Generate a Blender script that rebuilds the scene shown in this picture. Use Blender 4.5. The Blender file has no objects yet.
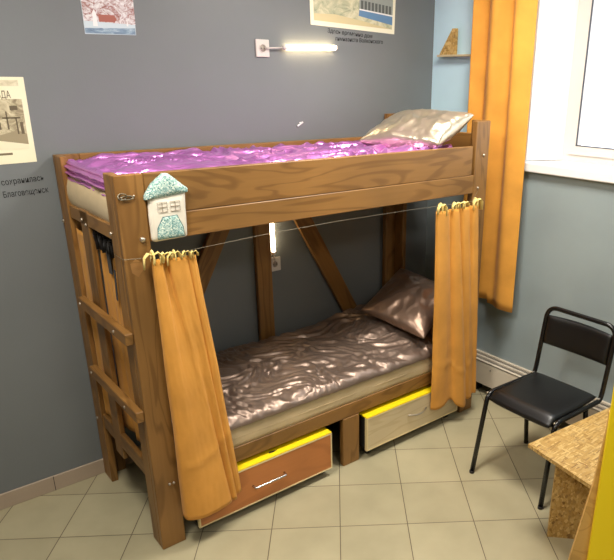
import bpy, bmesh, math, random
from mathutils import Vector, Matrix, Euler, noise
random.seed(7)
SC = bpy.context.scene
COL = SC.collection
PI = math.pi

# ------------------------------------------------------------------ helpers
def lin(c):
    c /= 255.0
    return c / 12.92 if c <= .04045 else ((c + .055) / 1.055) ** 2.4
def rgb(r, g, b): return (lin(r), lin(g), lin(b), 1.0)

class NT:
    def __init__(s, name):
        s.m = bpy.data.materials.new(name); s.m.use_nodes = True
        s.t = s.m.node_tree; s.n = s.t.nodes; s.l = s.t.links
        s.b = s.n['Principled BSDF']; s.out = s.n['Material Output']
    def add(s, typ, **kw):
        nd = s.n.new(typ)
        for k, v in kw.items():
            if k.startswith('i_'):
                key = k[2:]; key = int(key) if key.isdigit() else key.replace('_', ' ')
                nd.inputs[key].default_value = v
            else: setattr(nd, k, v)
        return nd
    def link(s, a, b): s.l.new(a, b)
    def ramp(s, src, stops):
        r = s.n.new('ShaderNodeValToRGB'); e = r.color_ramp.elements
        while len(e) < len(stops): e.new(.5)
        for el, (p, c) in zip(e, stops): el.position = p; el.color = c
        s.link(src, r.inputs[0]); return r.outputs[0]
    def mix(s, f, a, b, mode='MIX'):
        m = s.n.new('ShaderNodeMix'); m.data_type = 'RGBA'; m.blend_type = mode
        for sock, v in ((m.inputs[0], f), (m.inputs[6], a), (m.inputs[7], b)):
            if hasattr(v, 'links') or isinstance(v, bpy.types.NodeSocket): s.link(v, sock)
            else: sock.default_value = v
        return m.outputs[2]
    def coords(s, scale=(1, 1, 1), rot=(0, 0, 0), loc=(0, 0, 0), rnd=False, kind='Object'):
        tc = s.add('ShaderNodeTexCoord'); src = tc.outputs[kind]
        if rnd:
            oi = s.add('ShaderNodeObjectInfo'); vm = s.add('ShaderNodeVectorMath', operation='SCALE')
            cx = s.add('ShaderNodeCombineXYZ'); s.link(oi.outputs['Random'], cx.inputs[0]); s.link(oi.outputs['Random'], cx.inputs[1]); s.link(oi.outputs['Random'], cx.inputs[2])
            s.link(cx.outputs[0], vm.inputs[0]); vm.inputs['Scale'].default_value = 9.0
            ad = s.add('ShaderNodeVectorMath', operation='ADD'); s.link(src, ad.inputs[0]); s.link(vm.outputs[0], ad.inputs[1]); src = ad.outputs[0]
        mp = s.add('ShaderNodeMapping'); mp.inputs['Scale'].default_value = scale; mp.inputs['Rotation'].default_value = rot; mp.inputs['Location'].default_value = loc
        s.link(src, mp.inputs[0]); return mp.outputs[0]
    def bump(s, h, strength=.3, dist=.005):
        b = s.add('ShaderNodeBump'); b.inputs['Strength'].default_value = strength; b.inputs['Distance'].default_value = dist
        s.link(h, b.inputs['Height']); s.link(b.outputs[0], s.b.inputs['Normal'])
    def set(s, **kw):
        for k, v in kw.items(): s.b.inputs[k.replace('_', ' ')].default_value = v
        return s

def plain(name, col, rough=.5, metal=0, spec=.5):
    t = NT(name); t.set(Base_Color=col, Roughness=rough, Metallic=metal); t.b.inputs['Specular IOR Level'].default_value = spec
    return t.m

def paint(name, c, rough=.6, var=.06, bumpy=.15):
    t = NT(name); v = t.coords()
    n1 = t.add('ShaderNodeTexNoise', i_Scale=1.3, i_Detail=4.0); t.link(v, n1.inputs[0])
    d = tuple(x * (1 - var) for x in c[:3]) + (1,); e = tuple(min(1, x * (1 + var)) for x in c[:3]) + (1,)
    t.link(t.ramp(n1.outputs[0], [(.3, d), (.7, e)]), t.b.inputs['Base Color'])
    n2 = t.add('ShaderNodeTexNoise', i_Scale=90.0, i_Detail=3.0); t.link(v, n2.inputs[0])
    t.bump(n2.outputs[0], bumpy, .002); t.set(Roughness=rough); return t.m

def wood(name, a, b, c, rough=.45):
    t = NT(name)
    v = t.coords(scale=(1.2, 7, 7), rnd=True)
    w = t.add('ShaderNodeTexNoise', i_Scale=.9, i_Detail=2.0, i_Distortion=1.0); t.link(v, w.inputs[0])
    sn = t.add('ShaderNodeMath', operation='MULTIPLY', i_1=38.0); t.link(w.outputs[0], sn.inputs[0])
    si = t.add('ShaderNodeMath', operation='SINE'); t.link(sn.outputs[0], si.inputs[0])
    ma = t.add('ShaderNodeMath', operation='MULTIPLY_ADD', i_1=.5, i_2=.5); t.link(si.outputs[0], ma.inputs[0])
    base = t.ramp(ma.outputs[0], [(.0, a), (.35, b), (1, b)])
    v2 = t.coords(scale=(3, 90, 90), rnd=True)
    f = t.add('ShaderNodeTexNoise', i_Scale=1.0, i_Detail=3.0); t.link(v2, f.inputs[0])
    fr = t.ramp(f.outputs[0], [(.35, (.0, 0, 0, 1)), (.75, (1, 1, 1, 1))])
    col = t.mix(.35, base, c, 'MIX')
    fine = t.mix(fr, col, base)
    v3 = t.coords(scale=(2, 2, 2), rnd=True)
    g = t.add('ShaderNodeTexNoise', i_Scale=1.0, i_Detail=2.0); t.link(v3, g.inputs[0])
    gr = t.ramp(g.outputs[0], [(.3, (.78, .78, .78, 1)), (.7, (1.12, 1.1, 1.05, 1))])
    t.link(t.mix(1.0, fine, gr, 'MULTIPLY'), t.b.inputs['Base Color'])
    t.bump(f.outputs[0], .12, .001); t.set(Roughness=rough); return t.m

def fabric(name, c, rough=.9, sheen=.08, weave=.4):
    t = NT(name); v = t.coords()
    n1 = t.add('ShaderNodeTexNoise', i_Scale=6.0, i_Detail=5.0); t.link(v, n1.inputs[0])
    d = tuple(x * .86 for x in c[:3]) + (1,); e = tuple(min(1, x * 1.1) for x in c[:3]) + (1,)
    t.link(t.ramp(n1.outputs[0], [(.3, d), (.7, e)]), t.b.inputs['Base Color'])
    n2 = t.add('ShaderNodeTexNoise', i_Scale=420.0, i_Detail=2.0); t.link(v, n2.inputs[0])
    t.bump(n2.outputs[0], weave, .001)
    t.set(Roughness=rough); t.b.inputs['Sheen Weight'].default_value = sheen; t.b.inputs['Specular IOR Level'].default_value = .2
    return t.m

def satin(name, c, rough=.32, metal=.55, wr=.35):
    t = NT(name); v = t.coords(scale=(1, 1, 1))
    v = t.coords(scale=(9, 15, 12), rot=(0, 0, .6))
    n1 = t.add('ShaderNodeTexNoise', i_Scale=1.0, i_Detail=1.5, i_Distortion=1.8); t.link(v, n1.inputs[0])
    t.bump(n1.outputs[0], wr, .03)
    t.set(Base_Color=c, Roughness=rough, Metallic=metal)
    return t.m

def osb(name, k=1.0):
    t = NT(name)
    cols = [rgb(150*k, 114*k, 52*k), rgb(194*k, 158*k, 92*k), rgb(172*k, 134*k, 68*k), rgb(212*k, 180*k, 116*k), rgb(128*k, 92*k, 42*k)]
    outs = []
    for i, (sc, ro) in enumerate((((18, 120, 60), .5), ((120, 22, 60), .2), ((24, 140, 60), -.8))):
        v = t.coords(scale=sc, rot=(.2*i, .1, ro))
        w = t.add('ShaderNodeTexVoronoi', i_Scale=1.0); t.link(v, w.inputs[0])
        sx = t.add('ShaderNodeSeparateColor'); t.link(w.outputs['Color'], sx.inputs[0])
        outs.append((t.ramp(sx.outputs[0], [(j / 4, c) for j, c in enumerate(cols)]), sx.outputs[1]))
    def step(s_, thr):
        m = t.add('ShaderNodeMath', operation='GREATER_THAN', i_1=thr); t.link(s_, m.inputs[0]); return m.outputs[0]
    c1 = t.mix(step(outs[1][1], .55), outs[0][0], outs[1][0]); c2 = t.mix(step(outs[2][1], .6), c1, outs[2][0])
    t.link(c2, t.b.inputs['Base Color']); t.set(Roughness=.55); return t.m

def emit(name, c, s):
    t = NT(name); t.set(Base_Color=c, Roughness=.4); t.b.inputs['Emission Color'].default_value = c; t.b.inputs['Emission Strength'].default_value = s
    return t.m

M = dict(
    wood=wood('varnished_pine', rgb(116, 80, 36), rgb(142, 102, 52), rgb(124, 86, 40)),
    ply=wood('pale_plywood', rgb(196, 150, 78), rgb(214, 168, 92), rgb(205, 160, 86), .6),
    brownlam=wood('brown_laminate', rgb(176, 108, 54), rgb(194, 122, 64), rgb(184, 114, 60), .4),
    palelam=wood('pale_laminate', rgb(198, 178, 140), rgb(210, 192, 156), rgb(204, 186, 148), .45),
    wall=paint('grey_wall_paint', rgb(112, 116, 117), .45),
    rwall=paint('blue_wall_paint', rgb(150, 166, 170), .5),
    side=paint('grey_side_paint', rgb(130, 134, 138), .6),
    ceil=paint('white_ceiling_paint', rgb(235, 232, 225), .8),
    white=paint('white_paint', rgb(238, 236, 234), .45, .02, .05),
    pvc=plain('white_plastic', rgb(212, 204, 196), .35),
    beige=paint('beige_skirting_tile', rgb(168, 150, 130), .5, .08),
    cream=plain('cream_edge_band', rgb(225, 205, 155), .45),
    yellow=plain('yellow_paint', rgb(248, 216, 14), .5),
    black=plain('black_vinyl', rgb(12, 12, 13), .36),
    blackm=plain('black_enamel', rgb(12, 12, 13), .25),
    dark=plain('dark_panel', rgb(26, 22, 20), .6),
    chrome=plain('chrome_metal', rgb(200, 200, 200), .22, 1),
    steel=plain('worn_steel', rgb(190, 180, 165), .35, .9),
    curtain=fabric('orange_curtain_cloth', rgb(208, 146, 64)),
    wcurtain=fabric('window_curtain_cloth', rgb(210, 148, 62), .8),
    tie=fabric('pale_yellow_ribbon', rgb(232, 208, 130)),
    strap=fabric('black_strap_cloth', rgb(28, 24, 22)),
    matt=fabric('cream_mattress_cloth', rgb(196, 174, 136)),
    purple=satin('purple_satin', rgb(208, 134, 210), .33, .75, .25),
    brown=satin('brown_satin', rgb(146, 126, 113), .4, .7, .12),
    champ=satin('champagne_satin', rgb(204, 190, 168), .28, .78, .07),
    brownp=satin('brown_satin_pillow', rgb(140, 116, 100), .36, .7, .03),
    osb=osb('osb_board'),
    wire=plain('grey_wire', rgb(120, 112, 95), .4, .6),
    ink=plain('black_ink', rgb(24, 22, 24), .7),
    gasket=plain('dark_gasket', rgb(60, 60, 66), .6),
    grille=plain('metal_grille', rgb(170, 160, 148), .4, .3),
    radi=paint('convector_enamel', rgb(214, 202, 182), .4, .04, .05),
    tube=emit('lamp_tube_glow', (1, .78, .48, 1), 13.0),
    lampd=emit('lamp_diffuser_glow', (1, .93, .82, 1), 4.0),
)
# floor tiles
t = NT('beige_floor_tiles')
tc = t.add('ShaderNodeTexCoord'); mp = t.add('ShaderNodeMapping', vector_type='TEXTURE')
mp.inputs['Location'].default_value = (1.381, -.8614, 0); mp.inputs['Rotation'].default_value = (0, 0, -.6372)
t.link(tc.outputs['Object'], mp.inputs[0])
br = t.add('ShaderNodeTexBrick', offset=0.0, squash=1.0, i_Scale=1.0)
br.inputs['Brick Width'].default_value = .33; br.inputs['Row Height'].default_value = .33; br.inputs['Mortar Size'].default_value = .0022; br.inputs['Mortar Smooth'].default_value = .2
br.inputs['Color1'].default_value = rgb(174, 165, 134); br.inputs['Color2'].default_value = rgb(166, 157, 127); br.inputs['Mortar'].default_value = rgb(92, 80, 60)
t.link(mp.outputs[0], br.inputs[0])
nz = t.add('ShaderNodeTexNoise', i_Scale=4.0, i_Detail=6.0); t.link(tc.outputs['Object'], nz.inputs[0])
rr = t.ramp(nz.outputs[0], [(.3, (.88, .88, .86, 1)), (.7, (1.06, 1.05, 1.04, 1))])
t.link(t.mix(1.0, br.outputs[0], rr, 'MULTIPLY'), t.b.inputs['Base Color'])
inv = t.add('ShaderNodeMath', operation='SUBTRACT', i_0=1.0); t.link(br.outputs['Fac'], inv.inputs[1])
t.bump(inv.outputs[0], .5, .002); t.set(Roughness=.42); M['tiles'] = t.m
# printed cotton (mint speckle) for the house ornament
t = NT('mint_print_cotton'); v = t.coords()
nz = t.add('ShaderNodeTexNoise', i_Scale=190.0, i_Detail=3.0, i_Distortion=1.0); t.link(v, nz.inputs[0])
t.link(t.ramp(nz.outputs[0], [(.38, rgb(80, 122, 120)), (.5, rgb(146, 184, 178)), (.62, rgb(222, 226, 210))]), t.b.inputs['Base Color']); t.set(Roughness=.9); M['mint'] = t.m
M['offwhite'] = fabric('off_white_cotton', rgb(222, 214, 198), .9, .2, .3)
M['stitch'] = plain('brown_stitching', rgb(150, 134, 116), .9)
M['teal'] = plain('teal_stitching', rgb(70, 110, 112), .9)
# right wall: base colour steps from grey blue to lighter blue at sill height
t = NT('two_tone_wall'); tc = t.add('ShaderNodeTexCoord'); sx = t.add('ShaderNodeSeparateXYZ'); t.link(tc.outputs['Object'], sx.inputs[0])
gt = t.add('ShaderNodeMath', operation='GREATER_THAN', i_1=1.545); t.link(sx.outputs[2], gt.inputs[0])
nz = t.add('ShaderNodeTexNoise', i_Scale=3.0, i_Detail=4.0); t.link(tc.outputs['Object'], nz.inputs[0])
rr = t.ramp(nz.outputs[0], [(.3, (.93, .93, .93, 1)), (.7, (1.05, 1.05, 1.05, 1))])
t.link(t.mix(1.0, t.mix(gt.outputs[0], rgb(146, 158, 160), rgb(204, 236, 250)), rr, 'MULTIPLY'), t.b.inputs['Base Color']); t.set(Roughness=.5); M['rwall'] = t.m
# thin window glass
t = NT('window_glass'); tr = t.add('ShaderNodeBsdfTransparent'); gl = t.add('ShaderNodeBsdfGlossy', i_Roughness=.02)
mx = t.add('ShaderNodeMixShader', i_0=.06); t.link(tr.outputs[0], mx.inputs[1]); t.link(gl.outputs[0], mx.inputs[2]); t.link(mx.outputs[0], t.out.inputs[0]); M['glass'] = t.m

# ------------------------------------------------------------------ object helpers
def tagit(o, label=None, cat=None, group=None, kind=None):
    if label: o['label'] = label
    if cat: o['category'] = cat
    if group: o['group'] = group
    if kind: o['kind'] = kind
    return o
def thing(name, label, cat, loc=(0, 0, 0), group=None):
    o = bpy.data.objects.new(name, None); COL.objects.link(o); o.location = loc; o.empty_display_size = .1
    return tagit(o, label, cat, group)
def wmat(o):
    m = Matrix.LocRotScale(o.location, o.rotation_euler, o.scale)
    return (wmat(o.parent) @ o.matrix_parent_inverse @ m) if o.parent else m
def link(name, me, mat, parent=None, mw=None, smooth=False):
    o = bpy.data.objects.new(name, me); COL.objects.link(o)
    if mat is not None:
        for m in (mat if isinstance(mat, (list, tuple)) else [mat]): me.materials.append(m)
    if mw is not None: o.location, o.rotation_euler = mw.to_translation(), mw.to_euler()
    if parent:
        o.parent = parent; o.matrix_parent_inverse = wmat(parent).inverted()
    if smooth:
        for p in me.polygons: p.use_smooth = True
    return o
def tomesh(name, bm):
    bmesh.ops.recalc_face_normals(bm, faces=bm.faces)
    me = bpy.data.meshes.new(name); bm.to_mesh(me); bm.free(); return me
def bmbox(bm, a, b):
    vs = [bm.verts.new((x, y, z)) for x in (a[0], b[0]) for y in (a[1], b[1]) for z in (a[2], b[2])]
    for f in ((0, 1, 3, 2), (4, 6, 7, 5), (0, 4, 5, 1), (2, 3, 7, 6), (0, 2, 6, 4), (1, 5, 7, 3)): bm.faces.new([vs[i] for i in f])
def box(name, a, b, mat, parent=None, bev=.0, seg=1):
    """box with local X along its longest side so that the grain follows it"""
    a, b = [min(p, q) for p, q in zip(a, b)], [max(p, q) for p, q in zip(a, b)]
    d = [q - p for p, q in zip(a, b)]; c = [(p + q) / 2 for p, q in zip(a, b)]
    k = d.index(max(d))
    if k == 0: R = Matrix.Identity(3); L = d
    elif k == 1: R = Matrix.Rotation(PI / 2, 3, 'Z'); L = (d[1], d[0], d[2])
    else: R = Matrix.Rotation(-PI / 2, 3, 'Y'); L = (d[2], d[1], d[0])
    bm = bmesh.new(); bmbox(bm, [-x / 2 for x in L], [x / 2 for x in L])
    if bev: bmesh.ops.bevel(bm, geom=list(bm.edges), offset=bev, segments=seg, affect='EDGES', profile=.5)
    return link(name, tomesh(name, bm), mat, parent, Matrix.Translation(c) @ R.to_4x4(), smooth=False)
def slab(name, p0, p1, width, thick, up, mat, parent=None, bev=.002):
    """board from p0 to p1, its thickness along up"""
    p0, p1 = Vector(p0), Vector(p1); x = (p1 - p0).normalized(); z = Vector(up); z = (z - x * z.dot(x)).normalized(); y = z.cross(x)
    R = Matrix((x, y, z)).transposed().to_4x4(); L = (p1 - p0).length
    bm = bmesh.new(); bmbox(bm, (-L / 2, -width / 2, -thick / 2), (L / 2, width / 2, thick / 2))
    if bev: bmesh.ops.bevel(bm, geom=list(bm.edges), offset=bev, segments=1, affect='EDGES')
    return link(name, tomesh(name, bm), mat, parent, Matrix.Translation((p0 + p1) / 2) @ R)
def boxes(name, lst, mat, parent=None):
    bm = bmesh.new()
    for a, b in lst: bmbox(bm, [min(p, q) for p, q in zip(a, b)], [max(p, q) for p, q in zip(a, b)])
    return link(name, tomesh(name, bm), mat, parent)
def sweep(bm, pts, r, n=10, flat=1.0, closed=False):
    pts = [Vector(p) for p in pts]; rings = []; up = None; N = len(pts)
    for i, p in enumerate(pts):
        if closed: d = (pts[(i + 1) % N] - pts[i - 1]).normalized()
        else: d = (pts[min(i + 1, N - 1)] - pts[max(i - 1, 0)]).normalized()
        if up is None:
            up = Vector((0, 0, 1)) if abs(d.z) < .9 else Vector((1, 0, 0))
        s = d.cross(up).normalized(); up = s.cross(d).normalized()
        rr = r[i] if isinstance(r, (list, tuple)) else r
        rings.append([bm.verts.new(p + s * math.cos(a) * rr + up * math.sin(a) * rr * flat) for a in [2 * PI * k / n for k in range(n)]])
    for i in range(N if closed else N - 1):
        A, B = rings[i], rings[(i + 1) % N]
        for k in range(n): bm.faces.new((A[k], A[(k + 1) % n], B[(k + 1) % n], B[k]))
    if not closed: bm.faces.new(rings[0][::-1]); bm.faces.new(rings[-1])
def tube(name, pts, r, mat, parent=None, n=10, flat=1.0, closed=False):
    bm = bmesh.new(); sweep(bm, pts, r, n, flat, closed)
    return link(name, tomesh(name, bm), mat, parent, smooth=True)
def rounded(pts, r=.04, k=6):
    pts = [Vector(p) for p in pts]; out = [pts[0]]
    for i in range(1, len(pts) - 1):
        a, b, c = pts[i - 1], pts[i], pts[i + 1]
        u = (a - b); v = (c - b); q = min(r, u.length * .49, v.length * .49)
        s, e = b + u.normalized() * q, b + v.normalized() * q
        for j in range(k + 1):
            w = j / k; out.append(s * (1 - w) ** 2 + b * 2 * w * (1 - w) + e * w * w)
    out.append(pts[-1]); return out
def cyl(name, c, axis, r, h, mat, parent=None, n=14, dome=False):
    c, ax = Vector(c), Vector(axis).normalized()
    rs = [(0, r), (h * .6, r), (h, r * .5)] if dome else [(0, r), (h, r)]
    return tube(name, [c + ax * t_ for t_, _ in rs], [q for _, q in rs], mat, parent, n)
def gridmesh(name, fn, nu, nv, mat, parent=None, thick=0, both=False):
    bm = bmesh.new()
    vs = [[bm.verts.new(fn(i / nu, j / nv)) for j in range(nv + 1)] for i in range(nu + 1)]
    for i in range(nu):
        for j in range(nv): bm.faces.new((vs[i][j], vs[i + 1][j], vs[i + 1][j + 1], vs[i][j + 1]))
    o = link(name, tomesh(name, bm), mat, parent, smooth=True)
    if thick:
        md = o.modifiers.new('thickness', 'SOLIDIFY'); md.thickness = thick; md.offset = 0
    return o
def poly(name, pts, mat, parent=None, depth=(0, .0006, 0)):
    bm = bmesh.new(); f = bm.faces.new([bm.verts.new(p) for p in pts])
    r = bmesh.ops.extrude_face_region(bm, geom=[f]); bmesh.ops.translate(bm, verts=[v for v in r['geom'] if isinstance(v, bmesh.types.BMVert)], vec=depth)
    return link(name, tomesh(name, bm), mat, parent)
def N3(x, y, z): return noise.noise(Vector((x, y, z)))
def lerp(a, b, t): return a + (b - a) * t
def sst(a, b, x):
    x = max(0, min(1, (x - a) / (b - a))); return x * x * (3 - 2 * x)
def struct(o): o['kind'] = 'structure'; return o

# ------------------------------------------------------------------ room
XR = 2.432; XL = -2.3; YF = -4.9; H = 2.95
struct(box('floor', (XL, YF, -.1), (XR + .4, .15, 0), M['tiles']))
o = bpy.data.objects['floor']; me = o.data                       # tiles use object coordinates = world coordinates
me.transform(Matrix.LocRotScale(o.location, o.rotation_euler, None)); o.location = (0, 0, 0); o.rotation_euler = (0, 0, 0)
struct(boxes('ceiling', [((XL, YF, H), (XR + .4, .15, H + .1))], M['ceil']))
struct(boxes('wall_back', [((XL, 0, 0), (XR + .4, .15, H))], M['wall']))
struct(boxes('wall_left', [((XL - .15, YF, 0), (XL, .15, H))], M['side']))
struct(boxes('wall_front', [((XL - .15, YF - .15, 0), (XR + .4, YF, H))], M['side']))
WY0, WY1, WZ0, WZ1 = -.83, -2.75, 1.545, 2.72
SW0 = -.93
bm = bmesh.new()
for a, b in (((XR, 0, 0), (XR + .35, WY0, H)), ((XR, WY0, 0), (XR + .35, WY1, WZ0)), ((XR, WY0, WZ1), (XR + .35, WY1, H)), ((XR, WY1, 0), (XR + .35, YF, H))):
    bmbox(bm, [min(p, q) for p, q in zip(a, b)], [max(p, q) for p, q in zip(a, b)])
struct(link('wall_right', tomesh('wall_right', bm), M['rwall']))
# splayed white reveals
def prism(name, pts, z0, z1, mat):
    bm = bmesh.new(); A = [bm.verts.new((x, y, z0)) for x, y in pts]; B = [bm.verts.new((x, y, z1)) for x, y in pts]
    n = len(pts); bm.faces.new(A); bm.faces.new(B)
    for i in range(n): bm.faces.new((A[i], A[(i + 1) % n], B[(i + 1) % n], B[i]))
    return link(name, tomesh(name, bm), mat)
struct(prism('trim_1', [(XR - .003, WY0 + .012), (XR - .003, WY0 - .004), (2.66, SW0), (XR + .34, SW0), (XR + .34, WY0)], WZ0 + .05, WZ1, M['white']))
struct(prism('trim_2', [(XR - .003, WY1 - .012), (XR - .003, WY1 + .004), (2.66, WY1 + .1), (XR + .34, WY1 + .1), (XR + .34, WY1)], WZ0 + .05, WZ1, M['white']))
struct(box('trim_3', (2.392, WY0 + .03, 1.535), (2.76, WY1 - .03, 1.59), M['white'], bev=.006, seg=2)); bpy.data.objects['trim_3']['label'] = 'white window sill'
# window unit
w = thing('window_1', None, None, (2.69, -1.8, 1.59)); w['kind'] = 'structure'
fx0, fx1 = 2.66, 2.72
fy0, fy1, fz0, fz1 = SW0, WY1 + .1, 1.59, WZ1
def ringframe(name, x0, x1, y0, y1, z0, z1, t_, mat, parent):
    return boxes(name, [((x0, y0, z0), (x1, y1, z0 + t_)), ((x0, y0, z1 - t_), (x1, y1, z1)), ((x0, y0, z0 + t_), (x1, y0 - t_, z1 - t_)), ((x0, y1 + t_, z0 + t_), (x1, y1, z1 - t_))], mat, parent)
ringframe('window_frame', fx0, fx1, fy0, fy1, fz0, fz1, .045, M['pvc'], w)
ym = (fy0 + fy1) / 2
for (a, b) in ((fy0 - .045, ym + .0), (ym, fy1 + .045)):
    s = ringframe('sash', fx0 - .012, fx1 - .01, a, b, fz0 + .045, fz1 - .045, .05, M['pvc'], w)
    ringframe('gasket', fx0 - .014, fx0 - .004, a - .05, b + .05, fz0 + .095, fz1 - .095, .006, M['gasket'], s)
    boxes('pane', [((2.685, a - .056, fz0 + .101), (2.689, b + .056, fz1 - .101))], M['glass'], s)
box('sash_handle', (2.62, ym + .018, 2.05), (2.648, ym + .032, 2.18), M['pvc'], w, .003)
# skirting
struct(box('baseboard_back', (XL, -.012, 0), (XR, 0, .085), M['beige'], bev=.002))
for i, x in enumerate((-.99, -.25, .49, 1.23, 1.97)):
    s = boxes('tile_joint', [((x - .0015, -.0125, 0), (x + .0015, -.0118, .085))], M['dark'], bpy.data.objects['baseboard_back'])

# ------------------------------------------------------------------ bunk bed
FY = -.806; BY = -.014; L = 2.11; TH = .034
W = M['wood']
bed = thing('bunk_bed', 'varnished pine bunk bed with ladder end standing against the grey wall', 'bunk bed', (0, FY, 0))
def bolt(p, ax, par, r=.008, h=.008): return cyl('bolt', p, ax, r, h, M['steel'], par, 12, True)
# four L shaped posts, each a front board and a side board in one mesh pair
def post(x0, x1, ys, zt, side, fwd):
    """ys: outer plane y, fwd: -1 front post / +1 back post; side: x of outer face side board"""
    y_in = ys - fwd * TH
    p = box('post', (x0, ys, 0), (x1, y_in, zt), W, bed, .003)
    sx = (x0, x0 + TH) if side < 0 else (x1 - TH, x1)
    box('post_side_board', (sx[0], y_in - fwd * .0005, 0), (sx[1], ys - fwd * .115, zt), W, p, .003)
    return p
pFL = post(0, .11, FY, 1.70, -1, -1)
pBL = post(0, .105, BY, 1.705, -1, 1)
pFR = post(1.995, L, FY, 1.835, 1, -1)
pBR = post(1.995, L, BY, 1.84, 1, 1)
# top bunk rails
r1 = box('guard_rail', (.112, FY + .0015, 1.540), (1.975, FY + TH, 1.70), W, bed, .003)
r2 = box('side_rail', (.112, FY - .0, 1.437), (1.994, FY + TH, 1.539), W, bed, .003)
box('guard_rail', (.106, BY, 1.545), (1.994, BY - TH, 1.705), W, bed, .003)
box('side_rail', (.106, BY, 1.437), (1.994, BY - TH, 1.542), W, bed, .003)
box('end_rail', (.006, FY + .116, 1.435), (.03, BY - .116, 1.495), W, bed, .003)
box('end_rail', (L - .03, FY + .116, 1.44), (L - .004, BY - .116, 1.62), W, bed, .003)
box('end_rail', (L - .03, FY + .116, 1.63), (L - .004, BY - .116, 1.76), W, bed, .003)
for i in range(9):
    x = .1 + i * .225
    box('slat', (x, FY + TH + .001, 1.44), (x + .07, BY - TH - .001, 1.458), W, bed, .002)
# back frame: upright and two braces
box('back_upright', (.995, BY - .001, .05), (1.095, BY - TH + .003, 1.436), W, bed, .003)
slab('brace', (1.245, -.036, 1.40), (1.775, -.036, .42), .105, .028, (0, 1, 0), W, bed)
slab('brace', (.86, -.036, 1.40), (.33, -.036, .42), .105, .028, (0, 1, 0), W, bed)
# lower bunk
box('lower_side_rail', (.112, FY + .004, .30), (1.994, FY + TH, .382), W, bed, .003)
box('lower_side_rail', (.106, BY - TH - .026, .28), (1.994, BY - TH - .001, .39), W, bed, .003)
box('lower_end_rail', (L - .03, FY + .116, .28), (L - .004, BY - .116, .39), W, bed, .003)
box('lower_end_rail', (.006, FY + .116, .335), (.03, BY - .116, .415), W, bed, .003)
for i in range(9):
    x = .1 + i * .225
    box('slat', (x, FY + TH + .001, .362), (x + .07, BY - TH - .027, .380), W, bed, .002)
box('middle_leg', (1.042, FY - .0, 0), (1.155, FY + TH, .299), W, bed, .003)
box('middle_leg_back', (1.042, BY, 0), (1.095, BY - TH, .049), W, bed, .002)
# ladder on the left end
lu = box('ladder_upright', (.006, -.28, .27), (.03, -.385, 1.50), W, bed, .003)
for z in (1.075, .72):
    rg = box('rung', (-.034, -.19, z - .05), (-.001, -.795, z), W, bed, .003)
    for y in (-.215, -.66): bolt((-.034, y, z - .026), (-1, 0, 0), rg, .007, .006)
for p in ((0, -.03, 1.403), (0, -.05, .36)): bolt(p, (-1, 0, 0), pBL)
for p in ((.006, -.31, 1.455), (.006, -.36, 1.44)): bolt(p, (-1, 0, 0), lu)
bolt((0, -.70, 1.465), (-1, 0, 0), pFL); bolt((.079, FY, 1.45), (0, -1, 0), pFL, .011, .01)
for p in ((.084, FY, .331), (.065, FY, .333)): bolt(p, (0, -1, 0), pFL, .006)
for p in ((2.065, FY, 1.648), (2.031, FY, 1.464)): bolt(p, (0, -1, 0), pFR, .008)
# metal fittings on the post and worn patch
tube('wire_hook', [(.022 + .016 * math.sin(a), FY - .006 - .003 * math.sin(2 * a), 1.622 + .012 * math.cos(a)) for a in [i * 2 * PI / 16 for i in range(17)]], .0022, M['wire'], pFL, 6)
tube('wire_hook', [(.04 + .024 * math.cos(a), FY - .006, 1.617 + .007 * math.sin(a)) for a in [i * 2 * PI / 16 for i in range(17)]], .0022, M['wire'], pFL, 6)
for x in (.018, .052, .066): bolt((x, FY, 1.617 + .004 * (x > .05)), (0, -1, 0), pFL, .004, .006)
M['patch'] = wood('worn_pine', rgb(134, 94, 46), rgb(158, 114, 62), rgb(142, 102, 52), .6)
poly('worn_patch', [(.02, FY - .0001, 1.362), (.043, FY - .0001, 1.378), (.066, FY - .0001, 1.362), (.068, FY - .0001, 1.33), (.045, FY - .0001, 1.305), (.024, FY - .0001, 1.325)], M['patch'], pFL, (0, -.0004, 0))

# ------------------------------------------------------------------ mattresses, quilts, pillows
def mattress(name, label, x0, x1, y0, y1, z0, z1, bulge):
    root = thing(name, label, 'mattress', ((x0 + x1) / 2, (y0 + y1) / 2, z0))
    bm = bmesh.new(); nx, ny, nz = 40, 16, 6
    def P(u, v, w):
        x, y, z = lerp(x0, x1, u), lerp(y0, y1, v), lerp(z0, z1, w)
        bw = math.sin(PI * w) ** .6 if 0 < w < 1 else 0
        if u in (0, 1): x += (-1 if u == 0 else 1) * (bulge * bw)
        if v in (0, 1): y += (-1 if v == 0 else 1) * (bulge * bw * .6)
        if w in (0, 1):
            e = min(u, 1 - u, v, 1 - v)
            z += (-1 if w == 0 else 1) * 0.004 * sst(0, .15, e)
        n_ = .003 * N3(x * 6, y * 6, z * 6); return (x + n_, y + n_, z + (n_ if w > 0 else 0))
    faces = {}
    def V(u, v, w):
        k = (round(u, 5), round(v, 5), round(w, 5))
        if k not in faces: faces[k] = bm.verts.new(P(*k))
        return faces[k]
    def quad(f, n, m):
        for i in range(n):
            for j in range(m): bm.faces.new((V(*f(i / n, j / m)), V(*f((i + 1) / n, j / m)), V(*f((i + 1) / n, (j + 1) / m)), V(*f(i / n, (j + 1) / m))))
    quad(lambda a, b: (a, b, 0), nx, ny); quad(lambda a, b: (a, b, 1), nx, ny)
    quad(lambda a, b: (0, a, b), ny, nz); quad(lambda a, b: (1, a, b), ny, nz)
    quad(lambda a, b: (a, 0, b), nx, nz); quad(lambda a, b: (a, 1, b), nx, nz)
    link('cover', tomesh(name, bm), M['matt'], root, smooth=True)
    for z in (z0 + .45 * (z1 - z0),):
        e = bulge * (.3 if bulge > .02 else .55)
        tube('piping', rounded([(x0 + .02, y0 - e, z), (x1 - .02, y0 - e, z)], .03), .0018, M['matt'], root, 6)
    return root
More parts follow.
